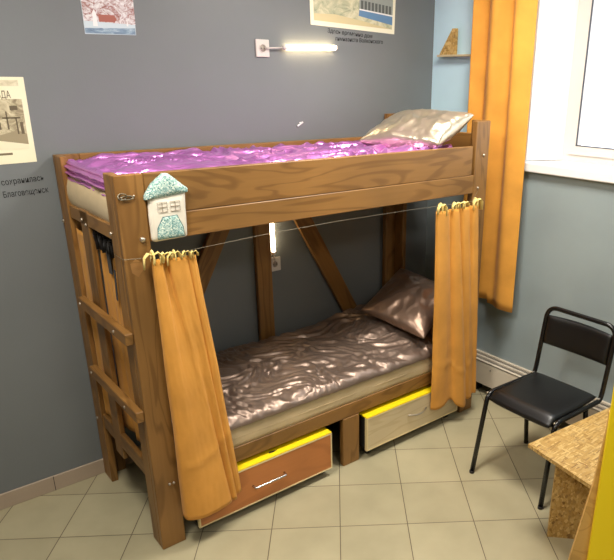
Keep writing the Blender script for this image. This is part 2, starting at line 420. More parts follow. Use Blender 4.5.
mattress('mattress', 'thick cream mattress on the top bunk under the purple quilt', .038, 2.06, FY + TH + .012, BY - TH - .012, 1.462, 1.632, .030)
mattress('mattress', 'cream mattress on the bottom bunk under the brown quilt', .10, 2.06, FY + .008, -.08, .384, .488, .006)

def quilt_purple(u, v):
    # u along x, v from front to back; foot end in rolled layers
    prof = [(.066, 1.590), (.040, 1.598), (.034, 1.607), (.050, 1.616), (.036, 1.624), (.029, 1.633), (.048, 1.641), (.034, 1.650), (.030, 1.659), (.046, 1.667), (.040, 1.675), (.060, 1.684)]
    y = lerp(-.765, -.052, v)
    k = .09
    if u < k:
        f = u / k * (len(prof) - 1); i = min(int(f), len(prof) - 2); w_ = f - i
        x, z = lerp(prof[i][0], prof[i + 1][0], w_), lerp(prof[i][1], prof[i + 1][1], w_)
        z += .012 * (v - .5) + .006 * N3(y * 6, z * 9, 2); x += -.018 + .006 * N3(y * 14, z * 50, 1) + .003 * N3(y * 55, z * 60, 4)
        return (x, y, z)
    a = (u - k) / (1 - k); x = lerp(.042, 1.93, a)
    e = min(v, 1 - v); edge = sst(0, .09, e)
    q = Vector((x * 2.2, y * 4.5, 0))
    wv = N3(q.x, q.y, 0) * 1.6
    sr = lambda n_: 1 - (n_ * n_ + .01) ** .5 * 2
    ridge = sr(N3(x * 4.0 + wv, y * 8 + wv * 1.5, 3))
    fine = sr(N3(x * 10 + wv * 3, y * 16 + wv * 3, 7))
    z = 1.645 + .040 * edge + (.044 * (ridge - .5) + .020 * (fine - .5) + .014 * N3(x * 1.4, y * 2.2, 5)) * (.3 + .7 * edge) * sst(0, .06, a + .02)
    z += .012 * math.exp(-((v - .97) / .05) ** 2)
    return (x, y, max(z, 1.637))
q = thing('purple_quilt', 'shiny purple satin quilt spread over the top bunk mattress', 'quilt', (1, -.4, 1.63))
gridmesh('quilted_cover', quilt_purple, 340, 120, M['purple'], q)

def quilt_brown(u, v):
    x = lerp(.16, 1.985, u)
    yb, yf = -.058, -.812
    # v=0 front hem, v=1 back hem
    if v < .1:
        s = v / .1; ang = s * PI / 2
        y = yf + .075 * (1 - math.cos(ang)); z0 = .490 + .05 * math.sin(ang)
    else:
        s = (v - .1) / .9; y = lerp(yf + .075, yb, s); z0 = .540 + .026 * sst(0, .5, s)
    z0 += .05 * sst(.6, .85, u) * sst(0, .5, v)
    edge = sst(.0, .08, v) * sst(0, .05, 1 - v)
    wv = N3(x * 3, y * 4, 0)
    # diagonal pulls plus small puckers
    d = x * 7 + y * 10
    sr = lambda n_: 1 - (n_ * n_ + .012) ** .5 * 2
    ridge = sr(N3(d * .8 + wv * 2.5, (x - y) * 2.6, 3))
    r2_ = sr(N3((x + y) * 15 + wv * 4, (x - y) * 9 + wv * 4, 8))
    fine = N3((x + y) * 40, (x - y) * 24, 4)
    hd = sst(.35, .75, u); z = z0 + ((.016 + .014 * hd) * (ridge - .5) + (.015 - .006 * hd) * (r2_ - .5) + (.0025 - .001 * hd) * fine) * (.25 + .75 * edge)
    if v > .93: z -= .055 * sst(.93, 1.0, v)
    y += .006 * N3(x * 20, v * 10, 2) * (1 if v < .1 else 0)
    x2 = x + .02 * N3(y * 8, z * 5, 1) * (1 if u > .97 or u < .03 else .0)
    return (x2, y, max(z, .494 if v > .04 else .487))
q = thing('brown_quilt', 'crumpled brown satin quilt spread over the bottom bunk mattress', 'quilt', (1, -.4, .46))
gridmesh('quilted_cover', quilt_brown, 360, 150, M['brown'], q)

def pillow(name, label, corners, thick, mat, seed):
    """corners A,B,C,D around; a stuffed cushion with puckered rim and pointed ears"""
    A, B, C, D = [Vector(p) for p in corners]; n = ((B - A).cross(D - A) + (C - B).cross(A - B)).normalized()
    if n.z < 0: n = -n
    root = thing(name, label, 'pillow', (A + B + C + D) / 4)
    bm = bmesh.new(); NU = 64
    def P(i, j, side):
        u, v = i / NU, j / NU; a, b = 2 * u - 1, 2 * v - 1
        pin = .045
        uu = .5 + .5 * a * (1 - pin * (1 - b * b)); vv = .5 + .5 * b * (1 - pin * (1 - a * a))
        p = (A * (1 - uu) + B * uu) * (1 - vv) + (D * (1 - uu) + C * uu) * vv
        h = max(0, (1 - a ** 2) * (1 - b ** 2)) ** .42
        rim = 1 - h
        w_ = N3(u * 3.5 + seed, v * 3.5, side) * .22 + (.5 - (N3(u * 4 + seed, v * 6, 3 + side) ** 2 + .01) ** .5 * 2) * .14 + .16 * N3(a * 7, b * 7, seed) * rim
        return p + n * side * thick * .5 * (h * (1 + w_))
    top = [[None] * (NU + 1) for _ in range(NU + 1)]; bot = [[None] * (NU + 1) for _ in range(NU + 1)]
    for i in range(NU + 1):
        for j in range(NU + 1):
            top[i][j] = bm.verts.new(P(i, j, 1))
            bot[i][j] = top[i][j] if i in (0, NU) or j in (0, NU) else bm.verts.new(P(i, j, -1))
    for i in range(NU):
        for j in range(NU):
            for g in (top, bot): bm.faces.new((g[i][j], g[i + 1][j], g[i + 1][j + 1], g[i][j + 1]))
    link('pillowcase', tomesh(name, bm), mat, root, smooth=True)
    return root
pillow('satin_pillow', 'champagne satin pillow propped at the head of the top bunk',
       [(1.52, -.34, 1.715), (1.95, -.20, 1.83), (1.99, -.785, 1.868), (1.74, -.765, 1.715)], .17, M['champ'], 1.3)
pillow('satin_pillow', 'brown satin pillow propped at the head of the bottom bunk',
       [(1.54, -.34, .69), (2.0, -.20, .85), (2.06, -.66, .79), (1.665, -.785, .605)], .15, M['brownp'], 9.7)

# ------------------------------------------------------------------ curtains
def cloth(name, top, bot, nf, at, ab, nrm, seed, mat, parent, bulge=0, nu=150, nv=40, hem=0, phase=0):
    top = [Vector(p) for p in top]; bot = [Vector(p) for p in bot]; nrm = Vector(nrm)
    def along(P_, s):
        f = s * (len(P_) - 1); i = min(int(f), len(P_) - 2); return P_[i].lerp(P_[i + 1], f - i)
    def f(s, t_):
        a, b = along(top, s), along(bot, s); p = a.lerp(b, t_)
        amp = lerp(at, ab, t_ ** .7)
        ph = 2 * PI * nf * (s + .025 * N3(s * 3 + seed, t_ * 1.2, 0) ) + phase
        k = math.sin(ph) + .35 * math.sin(2 * ph + seed + t_) + .4 * N3(s * 7 + seed, t_ * 1.6, 5)
        tan = (along(top, min(1, s + .01)) - along(top, max(0, s - .01)));
        if tan.length: tan.normalize()
        p = p + nrm * (amp * k + bulge * math.sin(PI * t_)) + tan * amp * .45 * math.cos(ph)
        p.z += hem * N3(s * 5 + seed, 3, 3) * t_
        p += nrm * .002 * N3(s * 30, t_ * 30, seed)
        return p
    return gridmesh(name, f, nu, nv, mat, parent, .0025)
def cloth2(name, top, bot, mat, parent, crease=.72, seed=0, nu=220, nv=60):
    n = len(top) - 1
    def cat(P_, s):
        f = s * n; i = min(int(f), n - 1); w_ = f - i
        a, b, c, d = [Vector(P_[max(0, min(n, k))]) for k in (i - 1, i, i + 1, i + 2)]
        return .5 * (2 * b + (c - a) * w_ + (2 * a - 5 * b + 4 * c - d) * w_ ** 2 + (3 * b - a - 3 * c + d) * w_ ** 3)
    def f(s, t_):
        a, b = cat(top, s), cat(bot, s); p = a.lerp(b, t_)
        p.y += -.006 * math.sin(PI * t_) + .004 * N3(s * 5 + seed, t_ * 3, 1) + .0015 * N3(s * 25, t_ * 30, seed)
        p.y += -.006 * math.exp(-((t_ - crease - .03 * math.sin(s * 5 + seed)) / .012) ** 2) * (.4 + .6 * math.sin(PI * s))
        p.x += .004 * N3(s * 4 + seed, t_ * 4, 7) * math.sin(PI * t_)
        return p
    return gridmesh(name, f, nu, nv, mat, parent, .0025)
def bow(par, c, mat, s=1.0, tang=(1, 0, 0), seed=0, nm='tie'):
    c = Vector(c); T = Vector(tang); rnd = random.Random(seed)
    bm = bmesh.new()
    n_ = Vector((-T.y, T.x, 0)) if abs(T.z) < .5 else Vector((0, 1, 0))
    if n_.y > 0: n_ = -n_
    # loop round the wire, two ears, two tails
    sweep(bm, [c + Vector((0, 0, -.012)) + (n_ * .009 * math.cos(a) + Vector((0, 0, .016)) * math.sin(a)) * s for a in [2 * PI * i / 12 for i in range(12)]], .007 * s, 8, .4, True)
    for sg in (-1, 1):
        d = rnd.uniform(.008, .016) * s
        sweep(bm, [c + n_ * .008, c + T * sg * d + n_ * .014 + Vector((0, 0, .008 * s)), c + T * sg * d * 1.7 + n_ * .013 + Vector((0, 0, -.004)), c + T * sg * d * 1.9 + n_ * .012 + Vector((0, 0, -.028 * s * rnd.uniform(.6, 1.3)))], [.005 * s, .009 * s, .010 * s, .009 * s], 8, .28)
    return link(nm, tomesh(nm, bm), mat, par, smooth=True)
CY = FY - .036
# front left
c1 = thing('bed_curtain', 'orange bed curtain tied in front of the ladder end of the bottom bunk', 'curtain', (.2, CY, .12), 'bed curtains')
T_ = [(.092, 0), (.099, -.013), (.128, -.013), (.135, .004), (.150, .006), (.157, -.012), (.200, -.014), (.232, -.010), (.231, .004), (.253, -.008), (.268, -.006), (.277, .006)]
B_ = [(.098, .005, .165), (.104, -.035, .160), (.16, -.055, .152), (.22, -.056, .150), (.28, -.046, .150), (.325, -.028, .150), (.318, -.008, .155), (.342, -.026, .150), (.356, -.020, .155), (.348, -.006, .16), (.374, -.012, .165), (.390, -.006, .17)]
cloth2('curtain_cloth', [(x, CY + .006 + y, 1.378 - .08 * (x - .09)) for x, y in T_], [(x, CY + y, z) for x, y, z in B_], M['curtain'], c1, .74, 1.0)
for i, x in enumerate((.098, .140, .185, .228, .262)): bow(c1, (x, CY + .004, 1.392 - .003 * i), M['tie'], (1.5, 1.0, 1.2, .9, .8)[i], seed=i)
# front right
c2 = thing('bed_curtain', 'orange bed curtain tied at the head end of the bottom bunk', 'curtain', (1.86, CY, .12), 'bed curtains')
T_ = [(1.665, 0), (1.672, -.014), (1.72, -.018), (1.755, -.008), (1.775, .008), (1.797, -.014), (1.835, -.014), (1.850, .008), (1.875, -.014), (1.920, -.012), (1.942, .008), (1.963, -.012), (2.0, -.008), (2.012, .004)]
B_ = [(1.668, -.014, .165), (1.70, -.036, .160), (1.76, -.038, .165), (1.81, -.026, .185), (1.84, -.028, .180), (1.865, -.046, .140), (1.915, -.062, .112), (1.955, -.044, .115), (1.962, -.026, .145), (1.99, -.034, .135), (2.02, -.030, .14), (2.04, -.012, .15), (2.07, -.022, .15), (2.088, -.003, .16)]
cloth2('curtain_cloth', [(x, CY + .006 + y, 1.375) for x, y in T_], [(x, CY + y, z) for x, y, z in B_], M['curtain'], c2, .78, 5.0)
for i, x in enumerate((1.70, 1.81, 1.845, 1.89, 1.985)): bow(c2, (x, CY + .006, 1.398), M['tie'], (1.5, 1.2, 1.0, 1.0, 1.5)[i], seed=i + 9)
# end curtain behind the ladder
c3 = thing('bed_curtain', 'orange bed curtain hanging behind the ladder rungs', 'curtain', (.06, -.4, .35), 'bed curtains')
cloth('curtain_cloth', [(.022, -.133, 1.385), (.022, -.277, 1.375)], [(.022, -.133, .43), (.022, -.277, .425)], 1.6, .0015, .003, (-1, 0, 0), 3.3, M['curtain'], c3, 0, nu=60)
cloth('curtain_cloth', [(.046, -.37, 1.37), (.046, -.60, 1.34)], [(.055, -.315, .425), (.055, -.70, .42)], 2.4, .004, .008, (-1, 0, 0), 6.1, M['curtain'], c3, 0, nu=90)
for (p, q_, w_) in (((.034, -.335, 1.31), (.034, -.345, 1.11), .022), ((.034, -.50, 1.39), (.034, -.51, 1.25), .045), ((.033, -.565, 1.28), (.033, -.545, 1.14), .02)):
    slab('strap', p, q_, w_, .002, (1, 0, 0), M['strap'], c3, 0)
for i, (y, z) in enumerate(((-.30, 1.41), (-.36, 1.40), (-.42, 1.405), (-.50, 1.40), (-.56, 1.39), (-.62, 1.40))): bow(c3, (.048, y, z), M['strap'], 1.9, (0, 1, 0), seed=i, nm='strap')
# wires
wr = tube('curtain_wire', [(.04, -.66, 1.395), (-.006, -.72, 1.387), (-.006, FY - .002, 1.385), (0.0, FY - .006, 1.384), (.05, FY - .03, 1.386), (.25, CY, 1.388), (.6, CY, 1.403), (1.0, CY, 1.41), (1.5, CY, 1.408), (1.95, CY, 1.400), (2.028, FY - .01, 1.455)], .0011, M['wire'], None, 6)
tagit(wr, 'thin wire strung under the upper bunk rail holding the front curtains', 'wire')
wr = tube('curtain_wire', [(.048, -.05, 1.412), (.048, -.3, 1.408), (.048, -.76, 1.402)], .0011, M['wire'], None, 6)
tagit(wr, 'thin wire across the ladder end of the bed holding the black straps', 'wire')
# window curtain
wc = thing('window_curtain', 'long orange curtain hanging beside the window in the corner', 'curtain', (2.36, -.62, .6))
def wcf(s, t_):
    y = lerp(-.445, -.858, s) + lerp(0, -.03, t_) * s; z = lerp(2.80, .66 if s > .52 else .685, t_)
    ph = 2 * PI * 2.3 * s + 2.2
    k = math.sin(ph) + .12 * math.sin(2.3 * ph + 1 + t_)
    amp = lerp(.042, .014, t_ ** 1.5)
    return (2.335 - amp * k - .006 * N3(s * 4, t_ * 2, 1), y + .01 * math.cos(ph), z - .03 * max(0, s - .5) * t_)
gridmesh('curtain_cloth', wcf, 160, 40, M['wcurtain'], wc, .003)
rod = thing('curtain_rod', 'white curtain rod above the window', 'curtain rod', (2.37, -1.6, 2.83))
tube('rod', [(2.335, -.2, 2.83), (2.335, -3.1, 2.83)], .012, M['pvc'], rod)
for y in (-.3, -1.6, -3.0): box('bracket', (2.335, y - .01, 2.822), (XR, y + .01, 2.838), M['pvc'], rod)

# ------------------------------------------------------------------ house ornament
hs = thing('house_cushion', 'small padded cotton house with mint print roof hanging on the upper rail', 'ornament', (.188, FY - .02, 1.436))
def puff(name, outline, y, t_, mat, parent, inset=.006):
    bm = bmesh.new(); cx = sum(p[0] for p in outline) / len(outline); cz = sum(p[1] for p in outline) / len(outline)
    pts = []
    for i, p in enumerate(outline):
        q_ = outline[(i + 1) % len(outline)]
        for k in range(8): pts.append((lerp(p[0], q_[0], k / 8), lerp(p[1], q_[1], k / 8)))
    pts = [((pts[i - 1][0] + 2 * p[0] + pts[(i + 1) % len(pts)][0]) / 4 + .0012 * N3(p[0] * 60, p[1] * 60, 1), (pts[i - 1][1] + 2 * p[1] + pts[(i + 1) % len(pts)][1]) / 4 + .0012 * N3(p[0] * 60, 5, p[1] * 60)) for i, p in enumerate(pts)]
    rings = []
    for f, d in ((1, 0), (1.0, -t_ * .35), (.94, -t_ * .75), (.82, -t_ * .95), (.5, -t_ * 1.1), (.2, -t_ * 1.12)):
        rings.append([bm.verts.new((cx + (x - cx) * f, y + d + .0012 * N3(x * 50, z * 50, f * 4), cz + (z - cz) * f)) for x, z in pts])
    n = len(pts)
    for A, B in zip(rings, rings[1:]):
        for i in range(n): bm.faces.new((A[i], A[(i + 1) % n], B[(i + 1) % n], B[i]))
    bm.faces.new(rings[-1]); bm.faces.new(rings[0])
    return link(name, tomesh(name, bm), mat, parent, smooth=True)
hy = FY - .002
body = puff('body', [(.113, 1.436), (.256, 1.440), (.259, 1.50), (.262, 1.60), (.265, 1.626), (.115, 1.622), (.112, 1.53)], hy, .022, M['offwhite'], hs)
puff('roof', [(.100, 1.600), (.274, 1.618), (.276, 1.632), (.262, 1.644), (.200, 1.697), (.178, 1.697), (.130, 1.660), (.101, 1.618)], hy - .001, .027, M['mint'], hs)
dr = [(.130, 1.448), (.240, 1.449), (.236, 1.487), (.216, 1.535), (.158, 1.532), (.134, 1.490)]
puff('door_patch', dr, hy - .0215, .006, M['mint'], hs)
tube('door_stitching', [(x, hy - .0245, z) for x, z in dr], .0016, M['teal'], hs, 6, 1, True)
for cx in (.160, .212):
    z0, z1 = 1.553, 1.590; x0, x1 = cx - .019, cx + .019; y = hy - .0265
    bm = bmesh.new(); sweep(bm, [(x0, y, z0), (x1, y, z0), (x1, y, z1), (x0, y, z1)], .0012, 6, 1, True)
    sweep(bm, [(cx, y, z0), (cx, y, z1)], .0012, 6); sweep(bm, [(x0, y, (z0 + z1) / 2), (x1, y, (z0 + z1) / 2)], .0012, 6)
    link('window_stitching', tomesh('st', bm), M['stitch'], hs)

# ------------------------------------------------------------------ storage drawers
def drawer(label, x0, x1, fy, front, edge, handle, hx, hz, sidemat, zz, dep=.62):
    z0, z1 = zz
    r = thing('storage_drawer', label, 'drawer', ((x0 + x1) / 2, fy + dep / 2, 0), 'drawers under the bottom bunk')
    box('front_panel', (x0, fy, z0), (x1, fy + .016, z1), front, r, .001)
    e = .007
    boxes('edge_banding', [((x0, fy - .002, z0), (x1, fy, z0 + e)), ((x0, fy - .002, z1 - e), (x1, fy, z1)), ((x0, fy - .002, z0 + e), (x0 + e, fy, z1 - e)), ((x1 - e, fy - .002, z0 + e), (x1, fy, z1 - e)), ((x0 - .002, fy, z0), (x0, fy + .016, z1)), ((x1, fy, z0), (x1 + .002, fy + .016, z1))], edge, r)
    for a in (x0 + .002, x1 - .018): box('side_panel', (a, fy + .017, z0 + .006), (a + .016, fy + dep, z1 - .01), sidemat, r)
    box('back_panel', (x0 + .019, fy + dep - .016, z0 + .006), (x1 - .019, fy + dep, z1 - .01), sidemat, r)
    box('bottom_panel', (x0 + .019, fy + .017, z0 + .006), (x1 - .019, fy + dep - .017, z0 + .014), sidemat, r)
    box('lid', (x0, fy - .001, z1 + .0003), (x1, fy + dep, z1 + .008), M['yellow'], r, .001)
    for cx in (x0 + .05, x1 - .05):
        for cy in (fy + .06, fy + dep - .06): tube('wheel', [(cx - .01, cy, .0275), (cx + .01, cy, .0275)], .027, M['dark'], r, 14)
    pts = [(hx - .09, fy - .002, hz), (hx - .088, fy - .028, hz), (hx + .088, fy - .028, hz), (hx + .09, fy - .002, hz)]
    if handle == 'arc': pts = [(hx - .075 + .15 * i / 10, fy - .002 - .024 * math.sin(PI * i / 10), hz - .006 * math.sin(PI * i / 10)) for i in range(11)]; tube('handle', pts, .005, M['steel'], r, 8)
    else: tube('handle', rounded(pts, .012), .0055, M['chrome'], r, 10)
    return r
d1 = drawer('brown fronted drawer with yellow lid under the ladder end of the bed', .172, .943, FY - .026, M['brownlam'], M['cream'], 'bar', .550, .155, M['dark'], (.050, .268))
poly('dark_mark', [(.575, FY + .004, .2763), (.60, FY + .001, .2763), (.63, FY + .008, .2763), (.605, FY + .014, .2763), (.585, FY + .018, .2763)], M['strap'], d1, (0, 0, .0004))
d2 = drawer('pale fronted drawer with yellow lid under the head end of the bed', 1.182, 1.93, FY - .034, M['palelam'], M['cream'], 'arc', 1.57, .180, M['dark'], (.060, .268))

# ------------------------------------------------------------------ chair
ch = thing('metal_chair', 'black metal chair with padded vinyl seat beside the grey blue wall', 'chair', (1.85, -1.5, 0))
ya, yb = -1.285, -1.715
for y, s in ((ya, -1), (yb, 1)): pass
R = .0132
# continuous front leg, side and back hoop
path = [(1.556, ya - .02, 0), (1.672, ya, .450), (2.085, ya, .438), (2.10, ya, .50), (2.155, ya, .845), (2.155, yb, .845), (2.10, yb, .50), (2.085, yb, .438), (1.672, yb, .450), (1.590, yb - .025, 0)]
def multi_round(pts, radii):
    pts = [Vector(p) for p in pts]; out = [pts[0]]
    for i in range(1, len(pts) - 1):
        a, b, c = pts[i - 1], pts[i], pts[i + 1]; r = radii[i]
        u, v = a - b, c - b; q_ = min(r, u.length * .48, v.length * .48); s_, e_ = b + u.normalized() * q_, b + v.normalized() * q_
        for j in range(9):
            w_ = j / 8; out.append(s_ * (1 - w_) ** 2 + b * 2 * w_ * (1 - w_) + e_ * w_ * w_)
    out.append(pts[-1]); return out
tube('frame', multi_round(path, [0, .05, .035, .02, .07, .07, .02, .035, .05, 0]), R, M['blackm'], ch, 12)
for y, xf in ((ya, 2.01), (yb, 2.05)):
    tube('rear_leg', [(1.99, y - (.024 if y == ya else -.024), .412), (xf + .03, y - (.024 if y == ya else -.024), 0)], R, M['blackm'], ch, 12)
tube('cross_bar', [(1.99, ya - .012, .408), (1.99, yb + .012, .408)], R * .9, M['blackm'], ch, 10)
tube('cross_bar', [(1.70, ya - .006, .418), (1.70, yb + .006, .418)], R * .9, M['blackm'], ch, 10)
for (x, y) in ((1.556, ya - .02), (1.590, yb - .025), (2.04, ya - .024), (2.08, yb + .024)):
    cyl('foot_cap', (x, y, 0), (0, 0, 1), .0138, .015, M['dark'], ch, 12)
def seatf(u, v, side):
    a, b = 2 * u - 1, 2 * v - 1
    x = 1.865 + .222 * a * (1 - .03 * b * b); y = -1.5 + .203 * b * (1 - .02 * a * a)
    rim = (max(0, 1 - abs(a) ** 7) * max(0, 1 - abs(b) ** 7)) ** .5
    z = .449 + side * .022 * rim + .008 * (1 - b * b) * (side > 0) * 0 - .028 * sst(.72, 1, -a) + .004 * (side > 0) * (a * a + b * b)
    return (x, y, z)
def shell(name, fn, n, mat, parent):
    bm = bmesh.new(); T = [[None] * (n + 1) for _ in range(n + 1)]; B = [[None] * (n + 1) for _ in range(n + 1)]
    for i in range(n + 1):
        for j in range(n + 1):
            T[i][j] = bm.verts.new(fn(i / n, j / n, 1)); B[i][j] = T[i][j] if i in (0, n) or j in (0, n) else bm.verts.new(fn(i / n, j / n, -1))
    for i in range(n):
        for j in range(n):
            for g in (T, B): bm.faces.new((g[i][j], g[i + 1][j], g[i + 1][j + 1], g[i][j + 1]))
    return link(name, tomesh(name, bm), mat, parent, smooth=True)
shell('seat', seatf, 32, M['black'], ch)
def backf(u, v, side):
    a, b = 2 * u - 1, 2 * v - 1                                # a vertical, b across
    y = -1.5 + .203 * b; zz = .715 + .088 * a * (1 - .06 * b * b)
    rim = (max(0, 1 - abs(a) ** 5) * max(0, 1 - abs(b) ** 9)) ** .5
    x = lerp(2.10, 2.155, (zz - .5) / .345) + .02 * (1 - b * b) - side * .017 * rim - .004
    return (x, y, zz)
shell('backrest', backf, 32, M['black'], ch)
for y in (ya + .0, yb):
    bolt((2.075, y - .0, .452), (-1, 0, .3), ch, .006, .012 + .004)
    bolt((1.668, y, .452), (-.5, 0, 1), ch, .006, .008)

# ------------------------------------------------------------------ OSB table
tb = thing('osb_table', 'low table of pressed chip board in front of the black chair', 'table', (1.7, -2.1, 0))
def prism3(name, pts, z0, z1, mat, parent, bev=0):
    o_ = prism(name, pts, z0, z1, mat); o_.parent = parent; o_.matrix_parent_inverse = wmat(parent).inverted(); return o_
TZ = .45; dz = .018
p0 = Vector((1.420, -1.742)); e1 = Vector((math.cos(math.radians(-5.2)), math.sin(math.radians(-5.2)))); e2 = Vector((math.cos(math.radians(-99.2)), math.sin(math.radians(-99.2))))
prism3('table_top', [tuple(p0), tuple(p0 + e1 * .95), tuple(p0 + e1 * .95 + e2 * .62), tuple(p0 + e2 * .62)], TZ - dz, TZ, M['osb'], tb)
def panel(name, a, b, t_, z0, z1, parent):
    a, b = Vector(a), Vector(b); d = (b - a).normalized(); n_ = Vector((-d.y, d.x)) * t_
    return prism3(name, [tuple(a), tuple(b), tuple(b + n_), tuple(a + n_)], z0, z1, M['osb'], parent)
panel('leg_panel', (1.439, -1.89), (1.72, -2.20), .018, 0, TZ - dz - .0005, tb)
panel('leg_panel', (2.05, -1.93), (2.30, -2.25), .018, 0, TZ - dz - .0005, tb)

# ------------------------------------------------------------------ yellow board close to the camera
yb_ = thing('yellow_board', 'tall yellow painted board with a pale wooden edge at the right', 'board', (1.03, -2.4, 0))
def cam_az(px_pts, D): pass
A = Vector((1.016, -2.321)); dirc = Vector((.62, -.78)); dirc.normalize(); nb = Vector((-dirc.y, dirc.x))
prism3('panel', [tuple(A), tuple(A + dirc * .45), tuple(A + dirc * .45 + nb * .02), tuple(A + nb * .02)], 0, 1.35, M['yellow'], yb_)
# tapering plywood edge
bm = bmesh.new()
B0 = A + nb * .0205
back = -dirc
def pt(p, z): return (p.x, p.y, z)
prof = [(0, 1.0, -.0), (.0, .94, -.0), (0, .72, .016), (0, .38, .06), (0, 0, .105)]
lv = []
for _, z, wdt in prof:
    q0 = B0 + back * wdt; q1 = A + dirc * .4 + nb * .0205
    lv.append([bm.verts.new(pt(p, z)) for p in (q0, q1, q1 + nb * .018, q0 + nb * .018)])
for a, b in zip(lv, lv[1:]):
    for i in range(4): bm.faces.new((a[i], a[(i + 1) % 4], b[(i + 1) % 4], b[i]))
bm.faces.new(lv[0]); bm.faces.new(lv[-1])
link('wooden_edge', tomesh('wooden_edge', bm), M['ply'], yb_)

# ------------------------------------------------------------------ convector along the right wall
cv = thing('convector_heater', 'low beige convector heater running along the right wall', 'heater', (2.37, -1.5, 0))
y0, y1 = -.55, -2.6
boxes('casing', [((2.315, y0, .075), (2.325, y1, .242)), ((2.425, y0, .075), (2.431, y1, .252)), ((2.325, y0, .075), (2.425, y0 - .006, .235)), ((2.325, y1, .075), (2.425, y1 + .006, .235)), ((2.368, y0, .228), (2.382, y1, .25)), ((2.315, y0, .236), (2.334, y1, .246)), ((2.415, y0, .24), (2.431, y1, .254))], M['radi'], cv)
boxes('grille', [((2.334, y, .226), (2.368, y - .004, .243)) for y in [y0 - .01 - i * .012 for i in range(168)]] + [((2.382, y, .23), (2.415, y - .004, .247)) for y in [y0 - .01 - i * .012 for i in range(168)]], M['grille'], cv)
boxes('heating_core', [((2.335, y0 - .05, .11), (2.415, y1 + .05, .17))], M['dark'], cv)
for y in (-.62, -1.6, -2.5): box('foot', (2.34, y, 0), (2.40, y - .03, .075), M['dark'], cv)
for y in (-.78, -1.5): cyl('screw', (2.315, y, .20), (-1, 0, 0), .005, .003, M['dark'], cv, 8)

# ------------------------------------------------------------------ sockets and lamps
def socket(label, cx, cz, w_, h_, group='white wall sockets'):
    r = thing('wall_socket', label, 'socket', (cx, 0, cz), group)
    box('face_plate', (cx - w_ / 2, -.010, cz - h_ / 2), (cx + w_ / 2, 0, cz + h_ / 2), M['pvc'], r, .002)
    tube('socket_ring', [(cx + .021 * math.cos(a), -.0105, cz + .021 * math.sin(a)) for a in [i * 2 * PI / 20 for i in range(20)]], .003, M['pvc'], r, 6, 1, True)
    cyl('socket_well', (cx, -.0102, cz), (0, -1, 0), .018, .0006, M['grille'], r, 18)
    for s in (-1, 1): cyl('socket_hole', (cx + s * .0095, -.0107, cz), (0, -1, 0), .0028, .0006, M['dark'], r, 8)
    return r
s1 = socket('white wall socket beside the lit tube above the top bunk', 1.128, 2.195, .082, .088)
s2 = socket('white wall socket under the lit tube inside the bottom bunk', 1.138, .985, .08, .085)
lp = thing('tube_lamp', 'glowing horizontal tube lamp plugged in above the top bunk', 'lamp', (1.44, -.02, 2.21), 'plug-in tube lamps')
tube('glass_tube', [(1.270, -.026, 2.203), (1.60, -.026, 2.215)], .0135, M['tube'], lp, 14)
tube('end_cap', [(1.245, -.026, 2.202), (1.276, -.026, 2.203)], .0115, M['pvc'], lp, 12)
tube('end_cap', [(1.599, -.026, 2.215), (1.612, -.026, 2.2155)], .0135, M['pvc'], lp, 12)
tube('plug_lead', [(1.138, -.014, 2.195), (1.16, -.028, 2.197), (1.21, -.026, 2.20), (1.247, -.026, 2.202)], .004, M['pvc'], lp, 8)
for x in (1.3, 1.56): boxes('clip', [((x - .004, -.0145, 2.196), (x + .004, 0, 2.216))], M['pvc'], lp)
lp = thing('tube_lamp', 'glowing upright tube lamp plugged in beside the post inside the bottom bunk', 'lamp', (1.132, -.02, 1.2), 'plug-in tube lamps')
tube('glass_tube', [(1.122, -.026, 1.072), (1.118, -.026, 1.36)], .0125, M['tube'], lp, 14)
tube('end_cap', [(1.122, -.026, 1.052), (1.122, -.026, 1.073)], .0115, M['pvc'], lp, 12)
tube('end_cap', [(1.118, -.026, 1.359), (1.118, -.026, 1.375)], .0135, M['pvc'], lp, 12)
tube('plug_lead', [(1.132, -.014, .99), (1.131, -.03, 1.01), (1.124, -.026, 1.035), (1.122, -.026, 1.054)], .004, M['pvc'], lp, 8)
for z in (1.1, 1.3): boxes('clip', [((1.116, -.0145, z - .004), (1.125, 0, z + .004))], M['pvc'], lp)
hk = thing('wall_hook', 'tiny white clip on the grey wall above the bunk rail', 'hook', (1.357, 0, 1.795))
slab('arm', (1.335, -.006, 1.784), (1.375, -.006, 1.806), .009, .008, (0, 1, 0), M['white'], hk)
slab('prong', (1.345, -.011, 1.804), (1.374, -.011, 1.804), .006, .006, (0, 1, 0), M['white'], hk)

# ------------------------------------------------------------------ shelf with chip board wedge
sh = box('wall_shelf', (2.37, -.098, 2.188), (XR, -.46, 2.200), M['palelam'], None, .001)
tagit(sh, 'narrow pale shelf on the blue wall beside the long curtain', 'shelf')
bm = bmesh.new()
tri = [(-.115, 2.2), (-.25, 2.2), (-.25, 2.352), (-.222, 2.352)]
A_ = [bm.verts.new((2.374, y, z)) for y, z in tri]; B_ = [bm.verts.new((2.398, y, z)) for y, z in tri]
bm.faces.new(A_); bm.faces.new(B_)
for i in range(4): bm.faces.new((A_[i], A_[(i + 1) % 4], B_[(i + 1) % 4], B_[i]))
wd = link('bookend', tomesh('bookend', bm), M['osb'])
tagit(wd, 'triangular chip board bookend standing on the small wall shelf', 'bookend')

